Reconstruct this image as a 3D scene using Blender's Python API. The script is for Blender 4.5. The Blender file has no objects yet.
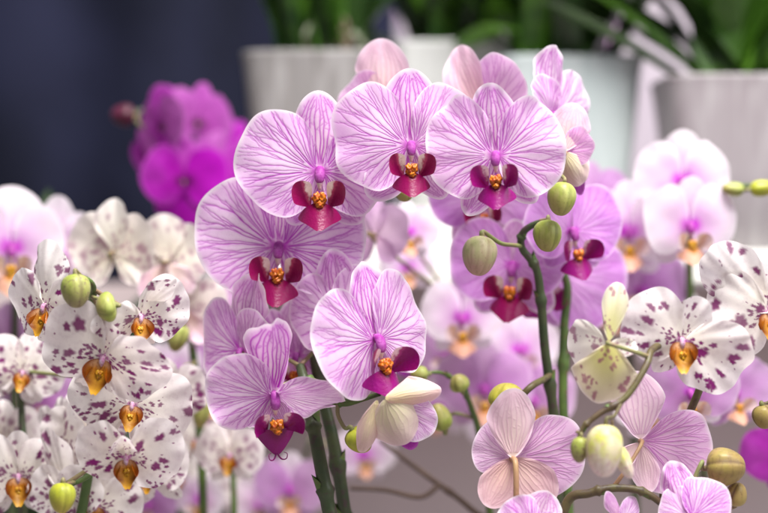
import bpy, math, random
import numpy as np
from mathutils import Vector, Matrix, Euler

R = math.radians
C = bpy.context.scene.collection
K = 0.5 / 768.0          # metres per photo pixel at one metre
CZ = 0.36                # lens height above the bench
NPR = np.random.RandomState
SC = bpy.context.scene

def at(px, py, d):
    return Vector(((px - 384) * K * d, d, CZ + (256.5 - py) * K * d))

# ------------------------------------------------------------------ materials
def newmat(name):
    m = bpy.data.materials.new(name); m.use_nodes = True
    nt = m.node_tree; nt.nodes.clear()
    return m, nt

class NB:
    """small node helper"""
    def __init__(s, nt): s.nt = nt
    def n(s, t, **kw):
        x = s.nt.nodes.new(t)
        for k, v in kw.items(): setattr(x, k, v)
        return x
    def l(s, a, b): s.nt.links.new(a, b)
    def attr(s, name): return s.n('ShaderNodeAttribute', attribute_name=name).outputs['Fac']
    def math(s, op, a, b=None, clamp=False):
        x = s.n('ShaderNodeMath', operation=op); x.use_clamp = clamp
        for i, v in enumerate((a, b)):
            if v is None: continue
            if hasattr(v, 'links'): s.l(v, x.inputs[i])
            else: x.inputs[i].default_value = v
        return x.outputs[0]
    def mix(s, f, a, b, mode='MIX'):
        x = s.n('ShaderNodeMix', data_type='RGBA', blend_type=mode)
        for sock, v in ((x.inputs[0], f), (x.inputs[6], a), (x.inputs[7], b)):
            if hasattr(v, 'links'): s.l(v, sock)
            elif isinstance(v, (int, float)): sock.default_value = v
            else: sock.default_value = (v[0], v[1], v[2], 1)
        return x.outputs[2]
    def ss(s, v, a, b):
        x = s.n('ShaderNodeMapRange', interpolation_type='SMOOTHSTEP')
        s.l(v, x.inputs[0]); x.inputs[1].default_value = a; x.inputs[2].default_value = b
        return x.outputs[0]
    def noise(s, scale, detail=3, dist=0.0, coord='Object', vec=None):
        x = s.n('ShaderNodeTexNoise'); x.inputs['Scale'].default_value = scale
        x.inputs['Detail'].default_value = detail; x.inputs['Distortion'].default_value = dist
        tc = s.n('ShaderNodeTexCoord')
        if vec:
            mp = s.n('ShaderNodeMapping'); mp.inputs['Scale'].default_value = vec
            s.l(tc.outputs[coord], mp.inputs[0]); s.l(mp.outputs[0], x.inputs['Vector'])
        else: s.l(tc.outputs[coord], x.inputs['Vector'])
        return x.outputs['Fac']
    def bump(s, h, strength, dist=0.001):
        b = s.n('ShaderNodeBump'); b.inputs['Strength'].default_value = strength
        b.inputs['Distance'].default_value = dist; s.l(h, b.inputs['Height'])
        return b.outputs[0]
    def out(s, sh):
        o = s.n('ShaderNodeOutputMaterial'); s.l(sh, o.inputs['Surface'])
    def leafy(s, col, rough=0.5, spec=0.25, trans=0.35, normal=None, sheen=0.0):
        p = s.n('ShaderNodeBsdfPrincipled'); s.l(col, p.inputs['Base Color'])
        p.inputs['Roughness'].default_value = rough; p.inputs['Specular IOR Level'].default_value = spec
        if sheen:
            p.inputs['Sheen Weight'].default_value = sheen; p.inputs['Sheen Roughness'].default_value = 0.5
        t = s.n('ShaderNodeBsdfTranslucent'); s.l(col, t.inputs['Color'])
        if normal is not None: s.l(normal, p.inputs['Normal']); s.l(normal, t.inputs['Normal'])
        m = s.n('ShaderNodeMixShader'); m.inputs[0].default_value = trans
        s.l(p.outputs[0], m.inputs[1]); s.l(t.outputs[0], m.inputs[2])
        s.out(m.outputs[0])

def petal_mat(name, inner, outer, edge, vein, throat, back, backvein, vs=0.85, thr=(0.03, 0.17), trans=0.35, bvs=0.5,
              mott=None):
    m, nt = newmat(name); b = NB(nt)
    V, E, Rr = b.attr('vein'), b.attr('edge'), b.attr('rad')
    n1 = b.noise(45, 4, 0.6); n2 = b.noise(260, 3)
    base = b.mix(b.ss(Rr, 0.1, 0.95), inner, outer)
    base = b.mix(b.math('MULTIPLY', b.ss(n1, 0.35, 0.75), 0.22), base, mott or edge)
    base = b.mix(b.math('MULTIPLY', b.ss(n2, 0.45, 0.75), 0.12), base, vein)
    base = b.mix(b.math('MULTIPLY', E, 0.8), base, edge)
    vf = b.math('MULTIPLY', V, vs)
    if vs < .92: vf = b.math('MULTIPLY', vf, b.math('ADD', b.math('MULTIPLY', b.ss(n1, 0.2, 0.7), -0.35), 1.0))
    front = b.mix(vf, base, vein)
    th = b.math('SUBTRACT', 1.0, b.ss(Rr, thr[0], thr[1]))
    front = b.mix(th, front, throat)
    bk = b.mix(b.ss(Rr, 0.15, 1.0), back, b.mix(0.55, back, outer))
    bk = b.mix(b.math('MULTIPLY', E, 0.6), bk, edge)
    bk = b.mix(b.math('MULTIPLY', V, bvs), bk, backvein)
    gi = b.n('ShaderNodeNewGeometry')
    col = b.mix(gi.outputs['Backfacing'], front, bk)
    oi = b.n('ShaderNodeObjectInfo'); hs = b.n('ShaderNodeHueSaturation'); b.l(col, hs.inputs['Color'])
    mr = b.n('ShaderNodeMapRange'); b.l(oi.outputs['Random'], mr.inputs[0]); mr.inputs[3].default_value = .86; mr.inputs[4].default_value = 1.16
    b.l(mr.outputs[0], hs.inputs['Saturation']); mh = b.n('ShaderNodeMapRange'); b.l(oi.outputs['Random'], mh.inputs[0])
    mh.inputs[3].default_value = .508; mh.inputs[4].default_value = .494; b.l(mh.outputs[0], hs.inputs['Hue']); col = hs.outputs[0]
    cell = b.noise(1500, 2)
    h = b.math('ADD', b.math('MULTIPLY', cell, 0.5), b.math('MULTIPLY', V, -0.5))
    b.leafy(col, 0.48, 0.22, trans, b.bump(h, 0.22, 0.0006), 0.12)
    return m

MAT = {}
MAT['striped'] = petal_mat('striped petal', (0.91, 0.76, 0.90), (0.86, 0.57, 0.87), (0.96, 0.90, 0.95), (0.47, 0.035, 0.51),
                           (0.60, 0.12, 0.60), (0.78, 0.54, 0.70), (0.52, 0.16, 0.50), vs=0.98, bvs=.75, trans=.4)
MAT['striped_sepal'] = petal_mat('striped sepal', (0.91, 0.80, 0.83), (0.84, 0.56, 0.84), (0.95, 0.90, 0.94), (0.48, 0.04, 0.50),
                                 (0.76, 0.45, 0.74), (0.82, 0.64, 0.68), (0.56, 0.24, 0.50), vs=0.97, bvs=0.65, trans=.4)
MAT['soft_striped'] = petal_mat('deep pink striped petal', (0.78, 0.50, 0.80), (0.66, 0.33, 0.72), (0.82, 0.64, 0.84), (0.42, 0.07, 0.46),
                           (0.6, 0.12, 0.6), (0.74, 0.52, 0.68), (0.58, 0.26, 0.52), vs=0.7)
MAT['cream_back'] = petal_mat('pink petal with a cream midrib on its back', (0.80, 0.60, 0.72), (0.76, 0.48, 0.74), (0.90, 0.78, 0.86), (0.50, 0.12, 0.48),
                              (0.74, 0.40, 0.70), (0.84, 0.68, 0.60), (0.64, 0.36, 0.50), vs=0.8, bvs=0.55)
MAT['tan_back'] = petal_mat('pink sepal with a tan back', (0.80, 0.60, 0.72), (0.72, 0.50, 0.62), (0.86, 0.66, 0.72), (0.50, 0.12, 0.48),
                              (0.74, 0.40, 0.70), (0.75, 0.54, 0.45), (0.58, 0.32, 0.38), vs=0.8, bvs=0.5)
MAT['green_back'] = petal_mat('cream sepal with a green flushed back', (0.82, 0.74, 0.60), (0.84, 0.74, 0.74), (0.88, 0.80, 0.80), (0.26, 0.02, 0.15),
                              (0.66, 0.62, 0.20), (0.64, 0.62, 0.24), (0.30, 0.06, 0.16), vs=0.93, bvs=0.8)
MAT['half_back'] = petal_mat('cream green sepal of a half open flower', (0.82, 0.68, 0.62), (0.80, 0.54, 0.68), (0.84, 0.62, 0.72), (0.50, 0.15, 0.45),
                              (0.66, 0.62, 0.30), (0.66, 0.62, 0.34), (0.62, 0.36, 0.44), vs=0.6, bvs=0.3)
MAT['spotted'] = petal_mat('spotted petal', (0.86, 0.81, 0.73), (0.87, 0.82, 0.81), (0.90, 0.85, 0.85), (0.19, 0.004, 0.125),
                           (0.55, 0.2, 0.45), (0.82, 0.78, 0.66), (0.26, 0.03, 0.16), vs=0.97, bvs=0.8, thr=(0.02, 0.1),
                           mott=(0.82, 0.72, 0.78))
MAT['pale'] = petal_mat('white blush petal', (0.66, 0.38, 0.68), (0.77, 0.69, 0.77), (0.83, 0.79, 0.82), (0.72, 0.30, 0.72),
                        (0.58, 0.06, 0.62), (0.86, 0.78, 0.82), (0.7, 0.4, 0.7), vs=0.25, thr=(0.06, 0.3))
MAT['lilac'] = petal_mat('lilac petal', (0.48, 0.22, 0.50), (0.54, 0.32, 0.56), (0.66, 0.52, 0.66), (0.45, 0.12, 0.5),
                         (0.55, 0.1, 0.6), (0.78, 0.58, 0.74), (0.6, 0.3, 0.6), vs=0.4)
MAT['magenta'] = petal_mat('magenta petal', (0.32, 0.010, 0.31), (0.37, 0.034, 0.37), (0.52, 0.13, 0.51), (0.15, 0.003, 0.16),
                           (0.12, 0.002, 0.10), (0.30, 0.04, 0.30), (0.16, 0.01, 0.17), vs=0.5, thr=(0.08, 0.3))
MAT['spot_lip'] = None

def lip_mat(name, base, mid, tip, thr=(0.1, 0.3, 0.5), rough=0.42, vein=(0.2, 0.0, 0.05), vs=0.6, trans=0.12):
    m, nt = newmat(name); b = NB(nt)
    Rr, V = b.attr('rad'), b.attr('vein')
    n = b.noise(220, 3)
    rj = b.math('ADD', Rr, b.math('MULTIPLY', b.math('SUBTRACT', n, 0.5), 0.34))
    col = b.mix(b.ss(rj, thr[0], thr[1]), base, mid)
    col = b.mix(b.ss(rj, thr[1], thr[2]), col, tip)
    col = b.mix(b.math('MULTIPLY', V, vs), col, vein)
    col = b.mix(b.math('MULTIPLY', b.ss(n, 0.4, 0.8), 0.25), col, vein)
    b.leafy(col, rough * .8, 0.28, trans, b.bump(b.noise(420, 3), 0.35, 0.0009))
    return m
MAT['lip'] = lip_mat('crimson lip', (0.44, 0.10, 0.012), (0.22, 0.002, 0.028), (0.20, 0.002, 0.066), (0.0, 0.08, 0.5), vs=0.4)
MAT['lip_pink'] = lip_mat('magenta lip', (0.40, 0.08, 0.04), (0.14, 0.001, 0.04), (0.22, 0.004, 0.14), (0.0, 0.10, 0.7), vs=0.4)
MAT['lobe'] = lip_mat('crimson side lobe', (0.82, 0.70, 0.62), (0.40, 0.05, 0.13), (0.21, 0.002, 0.066), (0.13, 0.24, 0.38), vs=0.8)
MAT['lobe_pink'] = lip_mat('magenta side lobe', (0.74, 0.55, 0.60), (0.34, 0.03, 0.18), (0.21, 0.002, 0.12), (0.11, 0.2, 0.34), vs=0.75)
MAT['lobe_white'] = lip_mat('pale lobe', (0.80, 0.66, 0.52), (0.76, 0.50, 0.36), (0.80, 0.66, 0.66), (0.1, 0.3, 0.6), vs=0.5)
MAT['lip_gold'] = lip_mat('amber pouch lip', (0.52, 0.28, 0.14), (0.42, 0.155, 0.006), (0.60, 0.31, 0.02), (0.08, 0.30, .62), vein=(0.16, 0.030, 0.004), vs=0.95, rough=.55)
MAT['lobe_gold'] = lip_mat('amber side lobe', (0.56, 0.26, 0.015), (0.42, 0.13, 0.008), (0.36, 0.09, 0.008), (0.1, 0.35, 0.8), vein=(0.16, 0.02, 0.01), vs=0.8)
MAT['lip_magenta'] = lip_mat('dark magenta lip', (0.4, 0.15, 0.03), (0.22, 0.004, 0.12), (0.26, 0.004, 0.2))
MAT['lip_orange'] = lip_mat('orange lip', (0.75, 0.36, 0.02), (0.58, 0.24, 0.04), (0.62, 0.34, 0.24))

def plain_mat(name, c1, c2, scale, rough=0.5, spec=0.3, trans=0.0, bump=0.15, vec=None, c3=None, bscale=None):
    m, nt = newmat(name); b = NB(nt)
    n = b.noise(scale, 4, 0.3, vec=vec)
    col = b.mix(b.ss(n, 0.3, 0.7), c1, c2)
    if c3 is not None: col = b.mix(b.ss(b.noise(scale * 3.1, 3), 0.52, 0.72), col, c3)
    b.leafy(col, rough, spec, trans, b.bump(b.noise(bscale or scale * 6, 3), bump, 0.001))
    return m
MAT['callus'] = plain_mat('orange callus', (0.66, 0.22, 0.008), (0.38, 0.05, 0.012), 420, 0.3, 0.4, 0.1, c3=(0.25, 0.02, 0.02))
MAT['callus_gold'] = plain_mat('yellow callus', (0.66, 0.40, 0.02), (0.45, 0.16, 0.01), 420, 0.3, 0.4, 0.1, c3=(0.16, 0.02, 0.01))
MAT['column'] = plain_mat('magenta column', (0.30, 0.03, 0.28), (0.45, 0.12, 0.42), 240, 0.5, 0.2, 0.2, c3=(0.30, 0.03, 0.26))
MAT['column_pale'] = plain_mat('pale column', (0.78, 0.62, 0.70), (0.50, 0.12, 0.36), 240, 0.5, 0.2, 0.2, c3=(0.36, 0.05, 0.24))
MAT['cap'] = plain_mat('cream anther cap', (0.76, 0.60, 0.56), (0.66, 0.36, 0.52), 300, 0.35, 0.4, 0.25)
MAT['stem'] = plain_mat('dark green stem', (0.030, 0.050, 0.020), (0.06, 0.075, 0.03), 60, 0.42, 0.4, 0, c3=(0.05, 0.03, 0.03))
MAT['stem_green'] = plain_mat('fresh green stem', (0.10, 0.17, 0.035), (0.06, 0.10, 0.03), 60, 0.45, 0.35, 0.05, c3=(0.12, 0.08, 0.04))
MAT['stem_brown'] = plain_mat('olive brown stem', (0.11, 0.10, 0.035), (0.085, 0.055, 0.03), 80, 0.45, 0.35, 0.0, c3=(0.06, 0.04, 0.03))
MAT['pedicel'] = plain_mat('pale green stalk', (0.22, 0.26, 0.09), (0.26, 0.17, 0.11), 90, 0.45, 0.3, 0.1)
MAT['pedicel_tan'] = plain_mat('tan stalk', (0.42, 0.27, 0.13), (0.36, 0.2, 0.12), 90, 0.45, 0.3, 0.1)

def bud_mat(name, c1, c2, tipc, seam, vs=0.5, spot=None):
    m, nt = newmat(name); b = NB(nt)
    Rr, V = b.attr('rad'), b.attr('vein')
    n = b.noise(130, 4, 0.5)
    col = b.mix(b.ss(n, 0.3, 0.7), c1, c2)
    col = b.mix(b.ss(b.math('ADD', Rr, b.math('MULTIPLY', n, .3)), 0.5, 0.95), col, tipc)
    st = b.noise(420, 2, vec=(1, 1, 0.12))
    col = b.mix(b.math('MULTIPLY', b.ss(st, 0.5, 0.7), 0.3), col, seam)
    blm = b.noise(900, 2); col = b.mix(b.math('MULTIPLY', b.ss(blm, 0.62, 0.72), 0.45), col, seam)
    if spot: col = b.mix(b.math('MULTIPLY', b.ss(b.noise(520, 2), 0.58, 0.68), 0.7), col, spot)
    col = b.mix(b.math('MULTIPLY', V, vs + .3), col, seam)
    b.leafy(col, 0.42, 0.35, 0.12, b.bump(b.noise(700, 2), 0.15, 0.0006), 0.05)
    return m
MAT['bud_green'] = bud_mat('green bud', (0.30, 0.37, 0.06), (0.42, 0.45, 0.14), (0.36, 0.32, 0.10), (0.16, 0.16, 0.04))
MAT['bud_cream'] = bud_mat('cream green bud', (0.42, 0.44, 0.20), (0.52, 0.46, 0.28), (0.46, 0.30, 0.22), (0.26, 0.17, 0.10))
MAT['bud_yellow'] = bud_mat('yellow green bud', (0.42, 0.44, 0.03), (0.34, 0.38, 0.04), (0.42, 0.36, 0.06), (0.2, 0.2, 0.02), 0.3)
MAT['bud_olive'] = bud_mat('olive brown bud', (0.34, 0.27, 0.07), (0.38, 0.27, 0.10), (0.30, 0.21, 0.07), (0.10, 0.05, 0.03), 0.5)
MAT['bud_purple'] = bud_mat('purple flecked green bud', (0.30, 0.36, 0.06), (0.40, 0.42, 0.12), (0.30, 0.26, 0.12), (0.14, 0.09, 0.05), 0.4, (0.12, 0.03, 0.08))
MAT['bud_white'] = bud_mat('white bud with yellow green flush', (0.56, 0.58, 0.10), (0.70, 0.66, 0.40), (0.78, 0.66, 0.62), (0.50, 0.36, 0.26), 0.4, (0.50, 0.22, 0.32))
MAT['bud_dark'] = bud_mat('dark magenta bud', (0.07, 0.006, 0.02), (0.05, 0.004, 0.015), (0.09, 0.01, 0.04), (0.06, 0.0, 0.03))
MAT['leaf'] = plain_mat('glossy green leaf', (0.020, 0.060, 0.008), (0.065, 0.15, 0.02), 14, 0.28, 0.5, 0.25, 0.05, c3=(0.02, 0.06, 0.01))
MAT['leaf_dark'] = plain_mat('dark green leaf', (0.008, 0.022, 0.005), (0.022, 0.05, 0.010), 14, 0.3, 0.5, 0.1, 0.05)
MAT['leaf_bright'] = plain_mat('bright green leaf', (0.06, 0.17, 0.014), (0.12, 0.27, 0.03), 14, 0.3, 0.5, 0.4, 0.05)
MAT['root'] = plain_mat('grey green air root', (0.30, 0.32, 0.24), (0.40, 0.38, 0.28), 60, 0.7, 0.2)
MAT['dry'] = plain_mat('dry brown stalk', (0.11, 0.075, 0.055), (0.075, 0.05, 0.04), 60, 0.7, 0.2)
MAT['soil'] = plain_mat('bark chips', (0.05, 0.03, 0.02), (0.12, 0.075, 0.045), 70, 0.9, 0.1, 0, 0.8)

def pot_mat(name, c1, c2):
    m, nt = newmat(name); b = NB(nt)
    n = b.noise(9, 4, 0.4, vec=(1, 1, 0.35)); st = b.noise(90, 2, vec=(1, 1, 0.05))
    col = b.mix(b.ss(n, 0.3, 0.7), c1, c2)
    col = b.mix(b.math('MULTIPLY', b.ss(st, 0.45, 0.65), 0.15), col, (0.8, 0.8, 0.8))
    b.leafy(col, 0.35, 0.4, 0.12, b.bump(n, 0.05, 0.002))
    return m
MAT['pot_grey'] = pot_mat('grey frosted plastic', (0.21, 0.20, 0.195), (0.26, 0.25, 0.24))
MAT['pot_white'] = pot_mat('white frosted plastic', (0.50, 0.51, 0.50), (0.58, 0.59, 0.57))
MAT['pot_blue'] = pot_mat('blue grey frosted plastic', (0.40, 0.46, 0.46), (0.47, 0.53, 0.53))
MAT['pot_mauve'] = pot_mat('mauve grey frosted plastic', (0.29, 0.255, 0.27), (0.35, 0.32, 0.335))

# ------------------------------------------------------------------ mesh tools
def mesh_obj(name, verts, faces, mats, parent=None, attrs=None, midx=None, loc=None):
    me = bpy.data.meshes.new(name)
    me.from_pydata(verts if isinstance(verts, list) else verts.tolist(), [], faces if isinstance(faces, list) else faces.tolist())
    for m in (mats if isinstance(mats, (list, tuple)) else [mats]): me.materials.append(m)
    me.polygons.foreach_set('use_smooth', [True] * len(me.polygons))
    if midx is not None: me.polygons.foreach_set('material_index', midx)
    for k, v in (attrs or {}).items():
        a = me.attributes.new(k, 'FLOAT', 'POINT'); a.data.foreach_set('value', np.asarray(v, dtype=np.float32))
    me.update()
    o = bpy.data.objects.new(name, me); C.objects.link(o)
    if parent is not None: o.parent = parent
    if loc is not None: o.location = loc
    return o

def catmull(P, n):
    P = np.asarray(P, float); m = len(P)
    Q = np.vstack([2 * P[0] - P[1], P, 2 * P[-1] - P[-2]])
    u = np.linspace(0, m - 1 - 1e-9, n); i = u.astype(int); f = (u - i)[:, None]
    a, b, c, d = Q[i], Q[i + 1], Q[i + 2], Q[i + 3]
    return 0.5 * ((2 * b) + (c - a) * f + (2 * a - 5 * b + 4 * c - d) * f ** 2 + (3 * b - a - 3 * c + d) * f ** 3)

def tube(P, rad, seg=10, n=None, nodes=(), cap=True):
    """swept tube along points -> verts, faces ; nodes = fractions where the stem swells"""
    P = [tuple(p) for p in P]
    n = n or max(6, len(P) * 6)
    X = catmull(P, n)
    t = np.linspace(0, 1, n)
    r = np.interp(t, np.linspace(0, 1, len(rad)), rad) if hasattr(rad, '__len__') else np.full(n, rad)
    for q in nodes: r = r * (1 + 0.45 * np.exp(-((t - q) / 0.012) ** 2))
    T = np.gradient(X, axis=0); T /= np.linalg.norm(T, axis=1)[:, None] + 1e-12
    ref = np.array([0.3, 1, 0.1]); V = []
    N = np.cross(T[0], ref); N /= np.linalg.norm(N)
    for i in range(n):
        N = N - T[i] * np.dot(N, T[i]); N /= np.linalg.norm(N) + 1e-12
        B = np.cross(T[i], N)
        for j in range(seg):
            a = 2 * math.pi * j / seg
            V.append(X[i] + r[i] * (math.cos(a) * N + math.sin(a) * B))
    F = []
    for i in range(n - 1):
        for j in range(seg):
            k = (j + 1) % seg
            F.append([i * seg + j, i * seg + k, (i + 1) * seg + k, (i + 1) * seg + j])
    if cap:
        F.append(list(range(seg))[::-1]); F.append([(n - 1) * seg + j for j in range(seg)])
    return np.array(V), F

def join(parts):
    """[(verts, faces, material index)] -> one"""
    V, F, M, off = [], [], [], 0
    for v, f, m in parts:
        V.append(np.asarray(v)); F += [[i + off for i in q] for q in f]; M += [m] * len(f); off += len(v)
    return np.vstack(V), F, M

# ------------------------------------------------------------------ petals
PETAL_OUT = [(-84, .16), (-74, .42), (-60, .62), (-42, .78), (-20, .90), (0, .97), (22, 1.0), (42, .97), (58, .88), (72, .66), (82, .38), (87, .16)]
def petal_outline(ns, rng, mirror):
    jit = [(a, r * (1 + rng.uniform(-.05, .05))) for a, r in PETAL_OUT]
    P = catmull(jit, ns); a = np.radians(P[:, 0]); r = P[:, 1]
    x, y = r * np.sin(a), r * np.cos(a)
    if mirror: x, y = -x[::-1], y[::-1]
    return x, y
def sepal_outline(ns, rng, w, point=0.0, low=0.55):
    u = np.linspace(-1, 1, ns) * math.pi * 0.985
    y = (1 + np.cos(u)) / 2; y = y ** 0.92
    x = np.sin(u) * w * (low + (1 - low) * np.minimum(1, y * 1.7)) * (1 + 0.04 * np.sin(u * 3 + rng.uniform(0, 6)))
    x *= 1 - point * np.clip((y - 0.6) / 0.4, 0, 1)
    return x, y
def lip_outline(ns):
    pts = [(-.05, 0), (-.16, .03), (-.40, .14), (-.52, .31), (-.45, .48), (-.31, .66), (-.15, .86), (-.05, .96), (0, .94),
           (.05, .96), (.15, .86), (.31, .66), (.45, .48), (.52, .31), (.40, .14), (.16, .03), (.05, 0)]
    P = catmull(pts, ns); return P[:, 0], P[:, 1]
def pouch_outline(ns):
    h = [(.06, 0), (.20, -.01), (.34, .06), (.43, .20), (.46, .36), (.42, .52), (.33, .66), (.22, .78), (.14, .92), (.07, 1.0)]
    pts = [(-a, b) for a, b in h] + [(0, .97)] + h[::-1]
    P = catmull(pts, ns); return P[:, 0], P[:, 1]
def lobe_outline(ns):
    u = np.linspace(-1, 1, ns) * math.pi * 0.97
    y = ((1 + np.cos(u)) / 2) ** 0.85; x = np.sin(u) * 0.42 * (0.5 + 0.5 * np.minimum(1, y * 1.5)); x += 0.12 * y ** 2
    return x, y

def seg_field(x, y, segs):
    """largest soft distance value to a list of (x0,y0,x1,y1,w,i)"""
    out = np.zeros(len(x), np.float32)
    if not len(segs): return out
    S = np.asarray(segs, np.float32); x = x.astype(np.float32); y = y.astype(np.float32)
    for k in range(0, len(x), 2500):
        px, py = x[k:k + 2500, None], y[k:k + 2500, None]
        dx, dy = S[:, 2] - S[:, 0], S[:, 3] - S[:, 1]
        L2 = dx * dx + dy * dy + 1e-12
        t = np.clip(((px - S[:, 0]) * dx + (py - S[:, 1]) * dy) / L2, 0, 1)
        d = np.sqrt((px - S[:, 0] - t * dx) ** 2 + (py - S[:, 1] - t * dy) ** 2) / S[:, 4]
        v = np.maximum(np.clip(1.5 - d, 0, 1), .34 * np.exp(-(d / 3.2) ** 2)) * S[:, 5]
        out[k:k + 2500] = v.max(axis=1)
    return out

def petal_veins(rng, fan, n0=9, width=0.0125):
    segs = []
    def grow(s0, t0, t1, drift, w, inten, depth):
        n = max(4, int((t1 - t0) * 20)); tt = np.linspace(t0, t1, n)
        ph, am = rng.uniform(0, 6.28), rng.uniform(.004, .012)
        ss = s0 + drift * ((tt - t0) / max(1e-3, 1 - t0)) ** 0.8 + am * np.sin(tt * rng.uniform(9, 16) + ph) * (tt - t0) * 2 + .004 * np.sin(tt * rng.uniform(25, 45) + ph * 2)
        fx, fy = fan(ss, tt)
        for i in range(n - 1):
            q = i / n
            segs.append((fx[i], fy[i], fx[i + 1], fy[i + 1], w * (1 - .55 * q), inten * (1 - .3 * q * q)))
        if depth > 0:
            for c in range(rng.choice([1, 2, 2]) if depth > 1 else rng.choice([0, 1, 1])):
                tb = rng.uniform(t0 + .22, min(t1 - .12, t0 + .5)) if t1 - t0 > .36 else rng.uniform(t0 + .06, t1 - .08) if t1 - t0 > .16 else None
                if tb is None: continue
                j = int((tb - t0) / (t1 - t0) * (n - 1))
                sg = 1 if (c + (drift > 0)) % 2 else -1
                grow(ss[j], tt[j], min(.965, tb + rng.uniform(.28, .55)), sg * rng.uniform(.035, .085) * (1 if depth > 1 else .7), w * .80, inten * .9, depth - 1)
    for s in np.linspace(-.93, .93, n0):
        s = s + rng.uniform(-.03, .03)
        grow(s * .70, rng.uniform(.06, .2), rng.uniform(.86, .97), s * .28, width * rng.uniform(.8, 1.25), rng.uniform(.65, 1), 2 if abs(s) < .8 else 1)
    return segs

def sepal_veins(rng, w, n0=9, width=0.0115):
    segs = []
    cs = np.linspace(-.8, .8, n0) + rng.uniform(-.03, .03, n0)
    def hw(y): return w * np.sin(math.pi * np.clip(y, 0, 1) ** .92) ** .8 * (.6 + .4 * np.minimum(1, y * 1.7))
    for c in cs:
        y = np.linspace(.08, rng.uniform(.86, .94), 22); x = c * hw(y) + .006 * np.sin(y * 20 + c * 9)
        for i in range(21):
            q = i / 21; segs.append((x[i], y[i], x[i + 1], y[i + 1], width * (1 - .4 * q), .95 - .2 * q))
        for _ in range(3):
            ya = rng.uniform(.4, .85); sg = rng.choice([-1, 1]); yb = ya + rng.uniform(.02, .07)
            segs.append((c * hw(ya), ya, (c + sg * .8 * (cs[1] - cs[0])) * hw(yb), yb, width * .6, .6))
    return segs

def spots(rng, x, y, n, big=0.062, base_dense=24):
    v = np.zeros(len(x))
    L = []
    for _ in range(n):
        yy = rng.beta(2.2, 1.6) * .95; L.append((rng.uniform(-.55, .55), yy, rng.uniform(.25, 1) ** 1.3 * big + .016))
    for _ in range(n):          # one loose cluster
        L.append((rng.normal(-.30, .11), rng.normal(.60, .10), rng.uniform(.012, .040)))
    for _ in range(n):
        L.append((rng.uniform(-.6, .6), rng.uniform(.25, .9), rng.uniform(.006, .014)))
    for _ in range(base_dense):
        L.append((rng.normal(0, .10), rng.uniform(.05, .34), rng.uniform(.010, .026)))
    for cx, cy, r in L:
        a = math.atan2(cx, cy); u = (x - cx) * math.cos(a) - (y - cy) * math.sin(a); w = (x - cx) * math.sin(a) + (y - cy) * math.cos(a)
        st = rng.uniform(1.0, 1.9); th = np.arctan2(w, u)
        rr = r * (1 + .22 * np.sin(th * 2 + rng.uniform(0, 6)) + .15 * np.sin(th * 5 + rng.uniform(0, 6)))
        d = np.sqrt(u * u + (w / st) ** 2) / rr
        v = np.maximum(v, np.clip((1.3 - d) / .55, 0, 1) * rng.uniform(.85, 1))
    return v

def fan_mesh(ox, oy, nt, t0=0.015):
    ns = len(ox); t = np.linspace(t0, 1, nt)
    X = t[:, None] * ox[None]; Y = t[:, None] * oy[None]
    T = np.repeat(t[:, None], ns, 1); S = np.repeat(np.linspace(-1, 1, ns)[None], nt, 0)
    i, j = np.meshgrid(np.arange(nt - 1), np.arange(ns - 1), indexing='ij')
    a = (i * ns + j).ravel(); F = np.stack([a, a + 1, a + ns + 1, a + ns], 1)
    return X.ravel(), Y.ravel(), T.ravel(), S.ravel(), F

def bendmap(x, y, z, bend, curl):
    """bend along the length (radians at the tip) then roll across the width"""
    if abs(bend) > 1e-4:
        k = bend; rr = 1 / k
        ang = y * k
        y2 = np.sin(ang) * (rr - z); z2 = rr - np.cos(ang) * (rr - z); y, z = y2, z2
    if abs(curl) > 1e-4:
        k = curl; rr = 1 / k; ang = x * k
        x2 = np.sin(ang) * (rr - z); z2 = rr - np.cos(ang) * (rr - z); x, z = x2, z2
    return x, y, z

def place(x, y, z, L, W, twist, tilt, ang, off):
    P = np.stack([x * L * W, y * L, z * L], 1)
    M = Matrix.Rotation(R(ang), 3, 'Z') @ Matrix.Rotation(R(tilt), 3, 'X') @ Matrix.Rotation(R(twist), 3, 'Y')
    return P @ np.array(M).T + np.array(off)

# ------------------------------------------------------------------ flowers
KIND = {
    'striped': dict(p='striped', s='striped_sepal', lip='lip', lobe='lobe', cal='callus', col='column', ped='pedicel'),
    'striped_pink': dict(p='striped', s='striped_sepal', lip='lip_pink', lobe='lobe_pink', cal='callus', col='column', ped='pedicel'),
    'deep': dict(p='soft_striped', s='striped_sepal', lip='lip', lobe='lobe', cal='callus', col='column', ped='pedicel'),
    'deep_pink': dict(p='soft_striped', s='soft_striped', lip='lip_pink', lobe='lobe_pink', cal='callus', col='column', ped='pedicel'),
    'cream': dict(p='striped', s='cream_back', lip='lip', lobe='lobe', cal='callus', col='column', ped='pedicel_tan'),
    'spotted': dict(p='spotted', s='spotted', lip='lip_gold', lobe='lobe_gold', cal='callus_gold', col='column_pale', ped='pedicel'),
    'pale': dict(p='pale', s='pale', lip='lip_orange', lobe='lobe_white', cal='callus_gold', col='column', ped='pedicel'),
    'lilac': dict(p='lilac', s='lilac', lip='lip_orange', lobe='lobe_white', cal='callus_gold', col='column', ped='pedicel'),
    'magenta': dict(p='magenta', s='magenta', lip='lip_magenta', lobe='lip_magenta', cal='callus_gold', col='column', ped='pedicel'),
}
RES = {'hi': (78, 130), 'mid': (50, 90), 'lo': (22, 34)}

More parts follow.
